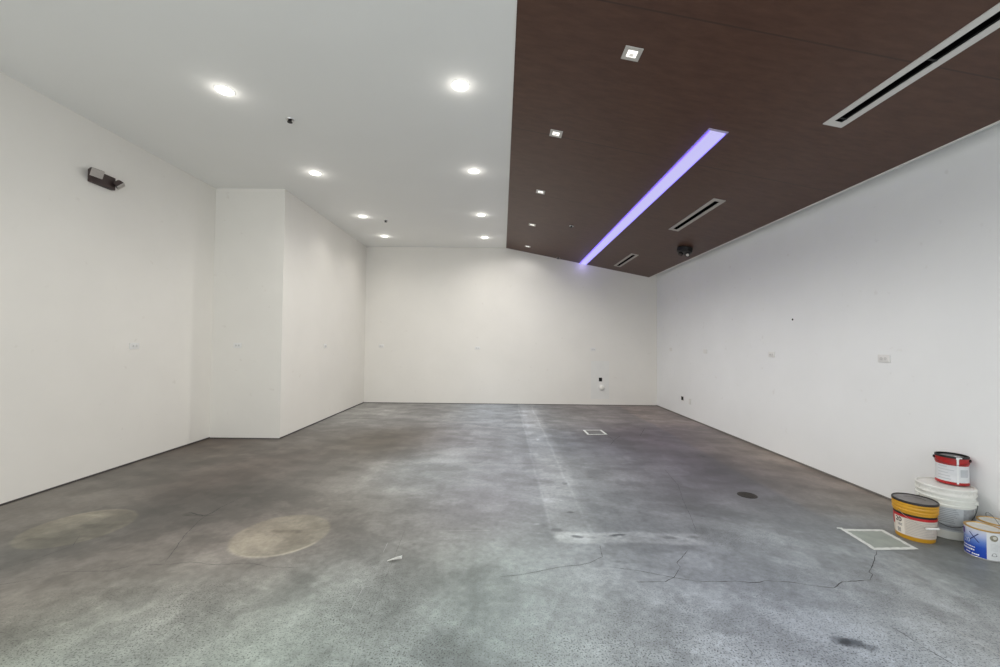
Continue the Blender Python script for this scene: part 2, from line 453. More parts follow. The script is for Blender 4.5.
# hairline cracks and scratches: thin ribbons lying on the slab, in the slab's own mesh
CR_D, CR_L = [], []
CRACKS = [
 (.004, 1, [(-3.0, 2.2), (-2.793, 2.283), (-2.683, 2.333), (-2.602, 2.416), (-2.321, 2.433), (-2.233, 2.5), (-2.052, 2.504), (-1.927, 2.541), (-1.749, 2.511), (-1.551, 2.539), (-1.402, 2.497), (-1.215, 2.491)]),
 (.005, 1, [(-2.08, 2.538), (-2.167, 2.747), (-2.23, 2.888), (-2.304, 3.129), (-2.317, 3.275), (-2.283, 3.571)]),
 (.010, 1, [(-2.5, 3.26), (-2.46, 3.252), (-2.333, 3.2), (-2.303, 3.257), (-2.308, 3.355)]),
 (.004, 1, [(-2.95, 2.86), (-2.85, 2.72), (-2.9, 2.55), (-3.0, 2.4)]),
 (.005, 1, [(.002, 2.423), (.121, 2.446), (.276, 2.503), (.372, 2.538), (.5, 2.564), (.568, 2.589), (.662, 2.662), (.687, 2.819)]),
 (.006, 1, [(.786, 2.39), (.962, 2.394), (1.042, 2.446), (1.12, 2.556), (1.121, 2.602), (1.266, 2.766)]),
 (.0045, 1, [(.682, 2.546), (.854, 2.506), (1.0, 2.45), (1.167, 2.399)]),
 (.0075, 1, [(1.167, 2.399), (1.379, 2.413), (1.485, 2.396), (1.556, 2.417), (1.698, 2.411), (1.815, 2.374), (1.91, 2.357), (2.006, 2.417), (2.191, 2.442), (2.258, 2.495), (2.262, 2.53), (2.305, 2.561), (2.422, 2.668), (2.554, 2.79)]),
 (.004, 1, [(1.809, 4.505), (1.747, 4.031), (1.624, 3.646), (1.54, 3.329), (1.461, 3.063)]),
 (.006, 1, [(1.93, 2.05), (1.943, 1.992), (1.955, 1.903), (1.98, 1.80), (1.99, 1.70)]),
 (.009, 1, [(1.492, 5.586), (1.65, 5.9), (1.789, 6.137), (1.963, 6.212), (2.094, 6.152), (2.378, 6.743)]),
 (.009, 1, [(1.60, 5.75), (1.62, 5.95), (1.60, 6.15)]),
 (.0022, 1, [(-.623, 1.70), (-.642, 2.039), (-.665, 2.378), (-.699, 3.005)]),
 (.004, 2, [(-.763, 2.096), (-.765, 2.346)]), (.004, 2, [(-.765, 2.678), (-.773, 2.824)]), (.004, 2, [(-.477, 2.995), (-.075, 3.014)]),
 (.006, 2, [(2.205, 2.118), (2.227, 2.045), (2.24, 1.952), (2.253, 1.866), (2.26, 1.75)]),
]
verts = [co]; faces_extra = []; mi_extra = []; base = len(co); crv = []
for w, mi_, pl in CRACKS:
    # refine and jitter
    P = []
    for (xa, ya), (xb, yb_) in zip(pl[:-1], pl[1:]):
        L = math.hypot(xb - xa, yb_ - ya); n = max(1, int(L / .03))
        jit = .0025 if mi_ == 1 and len(pl) > 4 else 0
        for k in range(n):
            t = k / n; P.append((xa + (xb - xa) * t + random.uniform(-jit, jit), ya + (yb_ - ya) * t + random.uniform(-jit, jit)))
    P.append(pl[-1])
    s = base + len(crv)
    for i, p in enumerate(P):
        a, c = P[max(i - 1, 0)], P[min(i + 1, len(P) - 1)]
        dx, dy = c[0] - a[0], c[1] - a[1]; L = math.hypot(dx, dy) or 1
        ww = w * .35 * random.uniform(.3, 1.15)
        if i in (0, len(P) - 1): ww *= .3
        crv.append((p[0] - dy / L * ww, p[1] + dx / L * ww, .0008)); crv.append((p[0] + dy / L * ww, p[1] - dx / L * ww, .0008))
    for i in range(len(P) - 1):
        faces_extra.append((s + 2 * i + 1, s + 2 * i + 3, s + 2 * i + 2, s + 2 * i)); mi_extra.append(mi_)
allco = np.concatenate([co, np.array(crv)]); allq = np.concatenate([quads, np.array(faces_extra)])
me = bpy.data.meshes.new('floor')
me.vertices.add(len(allco)); me.vertices.foreach_set('co', allco.astype(np.float32).ravel())
me.loops.add(allq.size); me.loops.foreach_set('vertex_index', allq.astype(np.int32).ravel())
me.polygons.add(len(allq)); me.polygons.foreach_set('loop_start', (np.arange(len(allq)) * 4).astype(np.int32))
me.polygons.foreach_set('material_index', np.concatenate([np.zeros(len(quads)), np.array(mi_extra)]).astype(np.int32))
me.update(calc_edges=True)
at = me.color_attributes.new('tone', 'FLOAT_COLOR', 'POINT')
full = np.concatenate([rgba, np.tile([.1, .1, .1, 0], (len(crv), 1))])
at.data.foreach_set('color', full.astype(np.float32).ravel())
def floor_mat():
    m, nt, b_ = new_mat('worn_concrete')
    a = nt.nodes.new('ShaderNodeAttribute'); a.attribute_name = 'tone'
    tc = nt.nodes.new('ShaderNodeTexCoord')
    n = nt.nodes.new('ShaderNodeTexNoise'); n.inputs['Scale'].default_value = 26; n.inputs['Detail'].default_value = 8; n.inputs['Roughness'].default_value = .7
    nt.links.new(tc.outputs['Object'], n.inputs['Vector'])
    r = nt.nodes.new('ShaderNodeMapRange'); r.inputs['From Min'].default_value = .3; r.inputs['From Max'].default_value = .7
    r.inputs['To Min'].default_value = .78; r.inputs['To Max'].default_value = 1.22
    nt.links.new(n.outputs['Fac'], r.inputs['Value'])
    # stone specks
    v = nt.nodes.new('ShaderNodeTexNoise'); v.inputs['Scale'].default_value = 120; v.inputs['Detail'].default_value = 2.5; v.inputs['Roughness'].default_value = .55
    nt.links.new(tc.outputs['Object'], v.inputs['Vector'])
    vr = nt.nodes.new('ShaderNodeMapRange'); vr.inputs['From Min'].default_value = .34; vr.inputs['From Max'].default_value = .47
    vr.inputs['To Min'].default_value = .85; vr.inputs['To Max'].default_value = 0
    nt.links.new(v.outputs['Fac'], vr.inputs['Value'])
    k = nt.nodes.new('ShaderNodeMath'); k.operation = 'MULTIPLY'
    nt.links.new(vr.outputs['Result'], k.inputs[0]); nt.links.new(a.outputs['Alpha'], k.inputs[1])
    k2 = nt.nodes.new('ShaderNodeMath'); k2.operation = 'SUBTRACT'; k2.inputs[0].default_value = 1
    nt.links.new(k.outputs[0], k2.inputs[1])
    # pale stone specks
    v3 = nt.nodes.new('ShaderNodeTexNoise'); v3.inputs['Scale'].default_value = 110; v3.inputs['Detail'].default_value = 2
    nt.links.new(tc.outputs['Object'], v3.inputs['Vector'])
    vr3 = nt.nodes.new('ShaderNodeMapRange'); vr3.inputs['From Min'].default_value = .58; vr3.inputs['From Max'].default_value = .68
    vr3.inputs['To Min'].default_value = 0; vr3.inputs['To Max'].default_value = .22
    nt.links.new(v3.outputs['Fac'], vr3.inputs['Value'])
    k3 = nt.nodes.new('ShaderNodeMath'); k3.operation = 'MULTIPLY_ADD'
    nt.links.new(vr3.outputs['Result'], k3.inputs[0]); nt.links.new(a.outputs['Alpha'], k3.inputs[1]); nt.links.new(k2.outputs[0], k3.inputs[2])
    mm = nt.nodes.new('ShaderNodeMath'); mm.operation = 'MULTIPLY'
    nt.links.new(r.outputs['Result'], mm.inputs[0]); nt.links.new(k3.outputs[0], mm.inputs[1])
    vm = nt.nodes.new('ShaderNodeVectorMath'); vm.operation = 'SCALE'
    nt.links.new(a.outputs['Color'], vm.inputs[0]); nt.links.new(mm.outputs[0], vm.inputs['Scale'])
    nt.links.new(vm.outputs[0], b_.inputs['Base Color'])
    b_.inputs['Roughness'].default_value = .40; b_.inputs['Specular IOR Level'].default_value = .35
    rr = nt.nodes.new('ShaderNodeMapRange'); rr.inputs['To Min'].default_value = .34; rr.inputs['To Max'].default_value = .55
    nt.links.new(n.outputs['Fac'], rr.inputs['Value']); nt.links.new(rr.outputs['Result'], b_.inputs['Roughness'])
    bp = nt.nodes.new('ShaderNodeBump'); bp.inputs['Strength'].default_value = .12; bp.inputs['Distance'].default_value = .003
    nt.links.new(n.outputs['Fac'], bp.inputs['Height']); nt.links.new(bp.outputs['Normal'], b_.inputs['Normal'])
    return m
me.materials.append(floor_mat())
me.materials.append(mat('crack_dark', (74, 74, 76), .9, noise=.25, scale=20))  # dark line colour of the cracks and the saw cut
me.materials.append(mat('scratch', (182, 184, 182), .8, noise=.1, scale=20))
fl = bpy.data.objects.new('floor', me); COL.objects.link(fl); fl['kind'] = 'structure'

# ================================================================== ROUND DOWNLIGHTS (flat ceiling)
M_LENS = emis('downlight_glow', (1, .97, .92), 3.2)
M_RIM = mat('downlight_rim', (228, 227, 224), .45, noise=.01, emit=(1, .97, .92), estr=.35)  # trim glows faintly, standing in for bloom from the lens
def lamp(name, kind, energy, color, parent, loc, **k):
    ld = bpy.data.lights.new(name, kind); ld.energy = energy; ld.color = color
    for a, v in k.items(): setattr(ld, a, v)
    o = bpy.data.objects.new(name, ld); COL.objects.link(o); o.parent = parent; o.location = loc
    return o
def make_downlight(loc, label, group):
    t = thing('downlight', label, 'downlight', loc, group=group)
    b = bmesh.new(); lathe(b, [(.068, -.0005), (.080, -.0005), (.080, -.002), (.076, -.004), (.068, -.004), (.068, -.0005)], 40, cap0=False, cap1=False)
    obj('trim_ring', b, M_RIM, t, True)
    b = bmesh.new(); lathe(b, [(.0675, -.0008), (.0675, -.006), (.06, -.011), (.035, -.015), (.005, -.0165)], 40)
    obj('lens', b, M_LENS, t, True, 60)
    lamp('bulb', 'SPOT', 74, (1, .96, .90), t, (0, 0, -.03), spot_size=math.radians(165), spot_blend=.9, shadow_soft_size=.06)
    lamp('glow', 'POINT', .55, (1, .96, .9), t, (0, 0, -.06), shadow_soft_size=.015)  # extra point lamp added for the halo on the ceiling
    return t
G1 = 'round downlights in the white ceiling'
ROWL = [3.455, 5.164, 6.949, 8.24]; ROWR = [3.366, 5.065, 6.81, 8.28]
LBL_L = ['round glowing downlight, nearest of the row on the left of the white ceiling',
         'round glowing downlight, second nearest of the row on the left, before the wall jog',
         'round glowing downlight, third of the left row, just left of a tiny dark sprinkler',
         'round glowing downlight, farthest of the left row, next to the back wall corner']
LBL_R = ['round glowing downlight, nearest and largest beside the dark wood ceiling',
         'round glowing downlight, second nearest of the row beside the dark wood ceiling',
         'round glowing downlight, third of the row beside the dark wood ceiling',
         'round glowing downlight, farthest of the row beside the wood ceiling, at the back wall']
first = make_downlight((-2.431, ROWL[0], H), LBL_L[0], G1)
for y, l in zip(ROWL[1:], LBL_L[1:]): dup(first, (-2.431, y, H), l)
for y, l in zip(ROWR, LBL_R):
    q = dup(first, (-.374, y, H), l)
for c in bpy.data.objects:
    if c.type == 'LIGHT' and c.data.type == 'SPOT':
        c.data = c.data.copy(); lx, ly = c.parent.location.x, c.parent.location.y
        if lx < -1:
            c.data.spot_size = math.radians(142); c.data.spot_blend = 1.0; c.data.energy = 24
        else: c.data.energy = 62 if ly < 8 else 30


# ================================================================== SPRINKLERS
M_CHROME = mat('chrome', (205, 205, 205), .22, 1.0, noise=.01)
M_BLACK = mat('black_metal', (24, 22, 22), .5)
def make_sprinkler(loc, label, rot=(0, 0, 0), plate=M_CHROME):
    t = thing('sprinkler_head', label, 'sprinkler', loc, rot, 'ceiling sprinkler heads')
    b = bmesh.new(); lathe(b, [(.012, -.001), (.038, -.001), (.036, -.006), (.020, -.012), (.012, -.012)], 28)
    obj('escutcheon', b, plate, t, True)
    b = bmesh.new(); lathe(b, [(.018, -.010), (.018, -.014), (.010, -.016), (.010, -.018)], 16)
    for s in (-1, 1): tube(b, [(s * .009, 0, -.015), (s * .016, 0, -.020), (s * .004, 0, -.026)], .0032, 6)
    obj('frame', b, M_BLACK, t, True)
    b = bmesh.new(); lathe(b, [(.004, -.0245), (.024, -.026), (.024, -.029), (.004, -.030)], 20)
    obj('deflector', b, M_BLACK, t, True)
    return t
make_sprinkler((-2.10, 3.908, H), 'dark sprinkler head with chrome plate in the white ceiling, between the nearest two downlights')
make_sprinkler((-2.10, 7.18, H), 'tiny dark sprinkler head in the white ceiling near the back left corner')
make_sprinkler((1.137, 6.704, slope_z(1.137)), 'small chrome sprinkler head in the wood ceiling, left of the violet light strip', (0, TH, 0))
make_sprinkler((1.248, 9.10, slope_z(1.248)), 'tiny sprinkler head in the wood ceiling right at the back wall', (0, TH, 0))

# ================================================================== SQUARE DOWNLIGHTS (wood ceiling)
M_SQTRIM = mat('square_trim', (196, 192, 186), .45, noise=.02)
M_SQGLOW = emis('square_glow', (1, .97, .92), 1.6)
M_SQLAMP = mat('square_lamp_face', (190, 186, 178), .5, emit=(1, .96, .9), estr=.42)
def make_square(x, y, label):
    t = thing('square_downlight', label, 'downlight', (x, y, slope_z(x)), (0, TH, 0), 'square downlights in the wood ceiling')
    b = bmesh.new()
    o_, i_ = .061, .034
    for s in ((-o_, o_, -o_, -i_), (-o_, o_, i_, o_), (-o_, -i_, -i_, i_), (i_, o_, -i_, i_)):
        box(b, s[0], s[1], s[2], s[3], -.006, -.0005)
    bmesh.ops.remove_doubles(b, verts=b.verts[:], dist=1e-5)
    obj('trim_frame', b, M_SQTRIM, t)
    b = bmesh.new(); box(b, -i_, i_, -i_, i_, -.0025, -.0006); obj('reflector', b, M_SQGLOW, t)
    b = bmesh.new(); box(b, -.015, .015, -.002, .026, -.0045, -.0026, bevel=.0008); obj('lamp', b, M_SQLAMP, t)
    lamp('bulb', 'SPOT', 84, (1, .98, .96), t, (0, 0, -.02), spot_size=math.radians(172), spot_blend=.5, shadow_soft_size=.04)
    return t
sq = make_square(.879, 2.757, 'square recessed downlight in the wood ceiling, nearest and largest')
for x, y, l in [(.515, 3.968, 'square recessed downlight in the wood ceiling, second nearest'),
                (.509, 5.52, 'square recessed downlight in the wood ceiling, middle of five'),
                (.511, 7.068, 'square recessed downlight in the wood ceiling, second from the back wall'),
                (.530, 8.64, 'square recessed downlight in the wood ceiling, farthest, at the back wall')]:
    q = dup(sq, (x, y, slope_z(x)), l)
    if y > 8:
        for c in q.children:
            if c.type == 'LIGHT': c.data = c.data.copy(); c.data.energy = 9

# ================================================================== VIOLET LIGHT STRIP
x0, x1, ya, yb_ = 1.738, 1.903, 3.40, 9.19
xm = (x0 + x1) / 2
t = thing('linear_light', 'long glowing violet light strip set in the wood ceiling', 'light strip', (xm, 0, slope_z(xm)), (0, TH, 0))
hw = (x1 - x0) / 2 / math.cos(TH)
b = bmesh.new(); fr = .018
for s in ((-hw, -hw + fr, ya, yb_), (hw - fr, hw, ya, yb_), (-hw + fr, hw - fr, ya, ya + .022), (-hw + fr, hw - fr, yb_ - .01, yb_)):
    box(b, s[0], s[1], s[2], s[3], -.006, -.0005)
obj('frame', b, mat('strip_frame', (176, 168, 190), .4, noise=.02), t)
b = bmesh.new(); box(b, -hw + fr, hw - fr, ya + .022, yb_ - .01, -.020, -.0006)
obj('diffuser', b, emis('violet_glow', (.54, .51, .88), 1.0), t)
b = bmesh.new()
for s_ in (-1, 1): box(b, s_ * (hw - fr) - .0008, s_ * (hw - fr) + .0008, ya + .022, yb_ - .01, -.0215, -.0061)
obj('edge_glow', b, emis('violet_edge', (.10, .06, .80), 5.0), t)  # glowing side strips added to throw violet onto the wood
lamp('wall_glow_fill', 'POINT', .40, (.40, .32, 1.0), t, (0, yb_ - .14, -.06), shadow_soft_size=.015)  # point lamp added for the violet glow on the back wall

# ================================================================== SLOT VENTS
M_VENT = mat('vent_frame', (178, 172, 165), .45, noise=.02)
M_VENT2 = mat('vent_frame_pale', (214, 212, 208), .45, noise=.02)
M_SLOT = mat('vent_dark', (5, 5, 5), 1.0, spec=0)
M_BLADE = mat('vent_blade', (44, 44, 44), .6, spec=.2)
def make_vent(xc, ya, yb_, label, fm, bars=()):
    t = thing('slot_vent', label, 'air vent', (xc, (ya + yb_) / 2, slope_z(xc)), (0, TH, 0), 'slot vents in the wood ceiling')
    L = (yb_ - ya) / 2; o_, i_ = .072, .029; en = .055
    b = bmesh.new()
    for s in ((-o_, -i_, -L, L), (i_, o_, -L, L), (-i_, i_, -L, -L + en), (-i_, i_, L - en, L)):
        box(b, s[0], s[1], s[2], s[3], -.007, -.0005)
    obj('frame', b, fm, t)
    b = bmesh.new(); box(b, -i_, i_, -L + en, L - en, -.0016, -.0006); obj('slot', b, M_SLOT, t)
    if bars:
      b = bmesh.new(); box(b, .0165, .0185, -L + en, L - en, -.004, -.0017)
      obj('blade', b, M_BLADE, t)
    for yy in bars:
        b = bmesh.new(); box(b, -i_, i_, yy - (ya + yb_) / 2 - .006, yy - (ya + yb_) / 2 + .006, -.0065, -.0017); obj('divider', b, M_BLADE, t)
    return t
make_vent(2.507, .95, 3.07, 'long pale slot vent in the wood ceiling, nearest, running out of the top right corner', M_VENT2, (2.35, 2.97))
make_vent(2.507, 4.665, 5.94, 'grey slot vent in the wood ceiling, middle one, between the violet strip and right wall', M_VENT)
make_vent(2.482, 7.573, 8.776, 'short-looking slot vent in the wood ceiling, farthest, near the back right corner', M_VENT)

M_EBOX = mat('dark_brown_plastic', (62, 48, 45), .55, noise=.08)
# ================================================================== ROUND BLACK FIXTURE ON THE WOOD CEILING
fx, fy = 2.995, 6.64
t = thing('spot_fixture', 'round black fixture with a small pale lens on the wood ceiling, near the right wall', 'ceiling fixture', (fx, fy, slope_z(fx)), (0, TH, math.radians(0)))
b = bmesh.new(); lathe(b, [(.112, -.0005), (.118, -.006), (.118, -.070), (.104, -.088), (.02, -.090)], 36)
obj('canopy', b, M_BLACK, t, True)
M_LAMPLENS = mat('lamp_lens', (205, 200, 192), .2, noise=.05, scale=40)
for (px_, py_, az, el) in ((-.045, .01, -160, 62), (.050, -.030, -115, 48)):
    hb_ = bmesh.new(); lathe(hb_, [(.010, -.026), (.026, -.020), (.036, .0), (.040, .024), (.034, .026)], 24)
    d = Vector((math.cos(math.radians(az)) * math.cos(math.radians(el)), math.sin(math.radians(az)) * math.cos(math.radians(el)), -math.sin(math.radians(el))))
    M = Matrix.Translation((px_, py_, -.100)) @ d.to_track_quat('Z', 'Y').to_matrix().to_4x4()
    xform(hb_, M)
    tube(hb_, [(px_ * .8, py_ * .6, -.085), (px_, py_, -.100)], .010, 8)
    hd = obj('lamp_head', hb_, M_BLACK, t, True)
    lb = bmesh.new(); lathe(lb, [(.026, .0265), (.016, .030), (.004, .031)], 24); xform(lb, M)
    obj('lens', lb, M_LAMPLENS if px_ > 0 else M_EBOX, hd, True)

# ================================================================== EMERGENCY LIGHT ON THE LEFT WALL
t = thing('emergency_light', 'dark brown twin-head emergency light high on the left wall', 'emergency light', (XL, 4.07, 3.0))
b = bmesh.new(); box(b, .0005, .045, -.13, .115, -.065, .065, bevel=.006)
obj('housing', b, M_EBOX, t, True)
def head(cx, cy, cz, d, up, w, h_, dep):
    d = Vector(d).normalized(); s = Vector(up).cross(d).normalized(); u = d.cross(s)
    M = Matrix((( s.x, u.x, d.x, cx), (s.y, u.y, d.y, cy), (s.z, u.z, d.z, cz), (0, 0, 0, 1)))
    hb_ = bmesh.new()
    # tapered lamp body, wide at the lens
    vs0 = [hb_.verts.new((sx * w * .36, sy * h_ * .36, -dep)) for sx, sy in ((-1, -1), (1, -1), (1, 1), (-1, 1))]
    vs1 = [hb_.verts.new((sx * w * .5, sy * h_ * .5, 0)) for sx, sy in ((-1, -1), (1, -1), (1, 1), (-1, 1))]
    hb_.faces.new(vs0); hb_.faces.new(vs1)
    for i in range(4): hb_.faces.new((vs0[i], vs0[(i + 1) % 4], vs1[(i + 1) % 4], vs1[i]))
    bmesh.ops.bevel(hb_, geom=hb_.edges[:], offset=.006, segments=2, affect='EDGES')
    xform(hb_, M)
    hd = obj('lamp_head', hb_, M_EBOX, t, True)
    lb = bmesh.new(); box(lb, -w * .47, w * .47, -h_ * .47, h_ * .47, -.002, .006, bevel=.002)
    n = 6
    for k in range(n):
        yy = (-.40 + .8 * k / (n - 1)) * h_
        box(lb, -w * .44, w * .44, yy - h_ * .035, yy + h_ * .035, .006, .010)
    xform(lb, M)
    obj('lens', lb, mat('ribbed_grey_lens', (178, 172, 166), .35, noise=.1, scale=60), hd)
    return hd
head(.090, -.125, .018, (.9, -.15, -.35), (0, 0, 1), .115, .085, .05)
head(.08, .135, -.008, (.55, .45, -.70), (0, 0, 1), .10, .08, .05)
b = bmesh.new(); tube(b, [(.02, .095, .005), (.05, .108, .008), (.066, .122, .002)], .014, 10); obj('swivel', b, M_BLACK, t, True)
b = bmesh.new(); tube(b, [(.03, -.11, .01), (.05, -.12, .025)], .014, 10); obj('swivel', b, M_BLACK, t, True)

# ================================================================== OUTLETS AND BLANK PLATES
M_PLATE = mat('white_plate', (226, 225, 222), .4, noise=.01)
M_RECEP = mat('outlet_face', (214, 213, 210), .4, noise=.01)
M_PSLOT = mat('plug_slot', (120, 118, 116), .7)
M_HOLE = mat('black_hole', (14, 13, 13), .8)
def plate_mesh(w, h_, d=.009):
    b = bmesh.new(); box(b, -w / 2, w / 2, -d, -.0005, -h_ / 2, h_ / 2, bevel=.002); return b
def make_outlet(loc, rz, label):
    t = thing('power_outlet', label, 'outlet', loc, (0, 0, rz), 'wall outlets')
    obj('face_plate', plate_mesh(.115, .07), M_PLATE, t, True)
    for s in (-1, 1):
        b = bmesh.new(); lathe(b, [(.0165, 0), (.0165, .002), (.015, .0025)], 20)
        xform(b, Matrix.Translation((s * .0195, -.0088, 0)) @ Matrix.Rotation(PI / 2, 4, 'X'))
        r_ = obj('receptacle', b, M_RECEP, t, True)
        b = bmesh.new()
        for z_ in (-.006, .006): box(b, s * .0195 - .006, s * .0195 + .003, -.0119, -.0112, z_ - .0014, z_ + .0014)
        box(b, s * .0195 + .006, s * .0195 + .010, -.0119, -.0112, -.002, .002)
        obj('slot', b, M_PSLOT, r_)
    return t
RZ_L, RZ_R = PI / 2, -PI / 2
o1 = make_outlet((XL, 4.504, 1.307), RZ_L, 'white outlet plate on the left wall, nearest the camera side')
for loc, rz, l in [((-3.741, YF, 1.309), 0, 'white outlet plate on the narrow front of the wall jog'),
                   ((XC, 7.125, 1.298), RZ_L, 'white outlet plate on the side of the wall jog'),
                   ((-2.739, YB, 1.286), 0, 'white outlet plate on the back wall beside its left corner'),
                   ((-.556, YB, 1.263), 0, 'white outlet plate on the back wall near its middle'),
                   ((2.063, YB, 1.260), 0, 'white outlet plate on the back wall above the grey unpainted patch'),
                   ((XR, 5.283, 1.267), RZ_R, 'white outlet plate on the right wall, second nearest, under a tiny hole'),
                   ((XR, 3.735, 1.274), RZ_R, 'white outlet plate on the right wall, nearest, above the stacked buckets')]:
    q = dup(o1, loc, l); q.rotation_euler = (0, 0, rz)
for loc, rz, l, w, h_ in [((XR, 8.428, 1.282), RZ_R, 'small white blank plate on the right wall, closest to the back corner', .115, .07),
                          ((XR, 7.002, 1.270), RZ_R, 'small white blank plate on the right wall, second from the back corner', .115, .07),
                          ((XR, 7.58, .328), RZ_R, 'small white blank plate low on the right wall beside a black hole', .07, .10)]:
    o = obj('blank_plate', plate_mesh(w, h_), M_PLATE, None, True); o.location = loc; o.rotation_euler = (0, 0, rz)
    tag(o, l, 'wall plate', 'blank wall plates')
# open boxes in the wall
def wall_hole(loc, rz, w, h_, label):
    t = thing('open_junction_box', label, 'junction box', loc, (0, 0, rz))
    b = bmesh.new(); box(b, -w / 2, w / 2, -.002, -.0005, -h_ / 2, h_ / 2); obj('opening', b, M_HOLE, t)
    b = bmesh.new(); q = .006
    for s in ((-w / 2 - q, -w / 2, -h_ / 2 - q, h_ / 2 + q), (w / 2, w / 2 + q, -h_ / 2 - q, h_ / 2 + q), (-w / 2, w / 2, h_ / 2, h_ / 2 + q), (-w / 2, w / 2, -h_ / 2 - q, -h_ / 2)):
        box(b, s[0], s[1], -.004, -.0005, s[2], s[3])
    obj('rim', b, M_WALLPATCH, t)
wall_hole((2.236, YB - .001, .578), 0, .075, .085, 'small black open wall box in the grey patch of the back wall')
wall_hole((XR, 7.894, .345), RZ_R, .10, .07, 'small black open hole low on the right wall near the back corner')
b = bmesh.new(); lathe(b, [(.012, -.001), (.012, .002), (.009, .003)], 16); xform(b, Matrix.Rotation(-PI / 2, 4, 'Y'))
o = obj('anchor_hole', b, M_HOLE, None, True); o.location = (XR - .0012, 4.904, 1.70)
tag(o, 'tiny dark screw hole on the right wall above the outlets', 'wall hole')
# pale round cap under the box
t = thing('pipe_cap', 'round white pipe cap on the back wall under the black wall box', 'pipe cap', (2.262, YB - .001, .40), (PI / 2, 0, 0))
b = bmesh.new(); lathe(b, [(.068, .0005), (.070, .004), (.060, .012)], 32); obj('flange', b, M_PLATE, t, True)
b = bmesh.new(); lathe(b, [(.050, .012), (.050, .05), (.042, .062), (.02, .068), (.004, .069)], 32); obj('cap', b, mat('cap_white', (236, 234, 226), .4), t, True)

# ================================================================== FLOOR ITEMS
M_TAPE = mat('white_outline', (212, 216, 212), .7, noise=.12, scale=30)
M_INFILL = mat('smooth_infill', (150, 158, 150), .5, noise=.12, scale=9)
M_INFILL2 = mat('smooth_infill_grey', (104, 104, 106), .5, noise=.12, scale=9)
def floor_patch(pts, w, inf, label, tail=None):
    cx = sum(p[0] for p in pts) / 4; cy = sum(p[1] for p in pts) / 4
    t = thing('floor_patch', label, 'floor patch', (cx, cy, 0))
    P = [Vector((x - cx, y - cy)) for x, y in pts]
    I = []
    for i in range(4):
        a, q, c = P[i - 1], P[i], P[(i + 1) % 4]
        I.append(q + ((a - q).normalized() + (c - q).normalized()) * w)
    b = bmesh.new(); vs = [b.verts.new((p.x, p.y, .0018)) for p in I]; b.faces.new(vs)
    vs2 = [b.verts.new((p.x, p.y, .0008)) for p in I]
    for i in range(4): b.faces.new((vs2[i], vs2[(i + 1) % 4], vs[(i + 1) % 4], vs[i]))
    obj('infill', b, inf, t)
    b = bmesh.new(); N = 14
    for i in range(4):
        for k in range(N):
            def L(A, f): return A[i].lerp(A[(i + 1) % 4], f)
            f0, f1 = k / N, (k + 1) / N
            q = [L(P, f0), L(P, f1), L(I, f1), L(I, f0)]
            b.faces.new([b.verts.new((v.x, v.y, .0022)) for v in q])
    bmesh.ops.remove_doubles(b, verts=b.verts[:], dist=1e-5)
    for v in b.verts: v.co.x += random.uniform(-.003, .003); v.co.y += random.uniform(-.003, .003)
    if tail: tube(b, [(x - cx, y - cy, .0022) for x, y in tail], .006, 6)
    obj('outline', b, M_TAPE, t)
floor_patch([(2.538, 2.791), (2.859, 2.812), (2.885, 3.105), (2.569, 3.109)], .031, M_INFILL, 'square floor patch with a white outline beside the yellow bucket', [(2.59, 3.112), (2.57, 3.116), (2.555, 3.118)])
floor_patch([(1.309, 6.19), (1.622, 6.22), (1.612, 6.549), (1.308, 6.533)], .034, M_INFILL2, 'square floor patch with a white outline far back near the back wall')
t = thing('floor_drain', 'round dark drain cover in the floor, right of centre', 'drain', (2.275, 3.78, 0))
M_DRAIN = mat('drain_iron', (46, 41, 37), .55, .4, noise=.3, scale=40)
b = bmesh.new(); lathe(b, [(.066, .0008), (.066, .003), (.080, .003), (.083, .0008)], 36, cap0=False, cap1=False); obj('rim', b, M_DRAIN, t, True)
b = bmesh.new(); lathe(b, [(.0655, .0008), (.0655, .0022), (.06, .0026)], 36)
for k in range(5):
    hx = -.044 + .022 * k; L = math.sqrt(.056 ** 2 - hx ** 2)
    box(b, hx - .004, hx + .004, -L, L, .0027, .0038)
obj('grate', b, M_DRAIN, t)
# paper scrap
b = bmesh.new()
n = 8; g = []
for k in range(n + 1):
    u = k / n
    g.append([b.verts.new((-.040 + .085 * u, -.012 + .022 * u + v * (.006 + .010 * u), .002 + (.006 + .012 * u) * abs(v) ** 1 * (.4 + .6 * u) + .004 * math.sin(3 * u))) for v in (-1, -.4, .3, 1)])
for k in range(n):
    for j in range(3): b.faces.new((g[k][j], g[k + 1][j], g[k + 1][j + 1], g[k][j + 1]))
bmesh.ops.solidify(b, geom=b.faces[:], thickness=.0006)
o = obj('paper_scrap', b, mat('white_paper', (244, 244, 240), .6, noise=.01), None, True); o.location = (-.668, 2.588, .0)
tag(o, 'small curled white paper scrap lying on the concrete floor', 'paper scrap')

# ================================================================== PAINT BUCKETS AND CANS
def cone(r0, r1, h_):
    return lambda z: r0 + (r1 - r0) * z / h_
def arc_pts(R, a0, a1, z0, zm, z1, n=22, out=.0):
    """a bail hanging round the side of a bucket, from ear to ear, lowest in the middle"""
    L = []
    for k in range(n + 1):
        u = k / n; a = a0 + (a1 - a0) * u
        z = z0 + (z1 - z0) * u + (zm - (z0 + z1) / 2) * math.sin(PI * u)
        L.append((R(z) * math.cos(a) + out * math.cos(a), R(z) * math.sin(a) + out * math.sin(a), z))
    return L
M_WIRE = mat('bail_wire', (92, 96, 98), .35, .8)
M_PRINT = mat('grey_print', (120, 120, 122), .6)
M_PRINTL = mat('faint_print', (176, 170, 164), .6)
M_DARKPRINT = mat('dark_print', (30, 28, 28), .6)
M_WPRINT = mat('white_print', (240, 242, 245), .5, noise=.01)

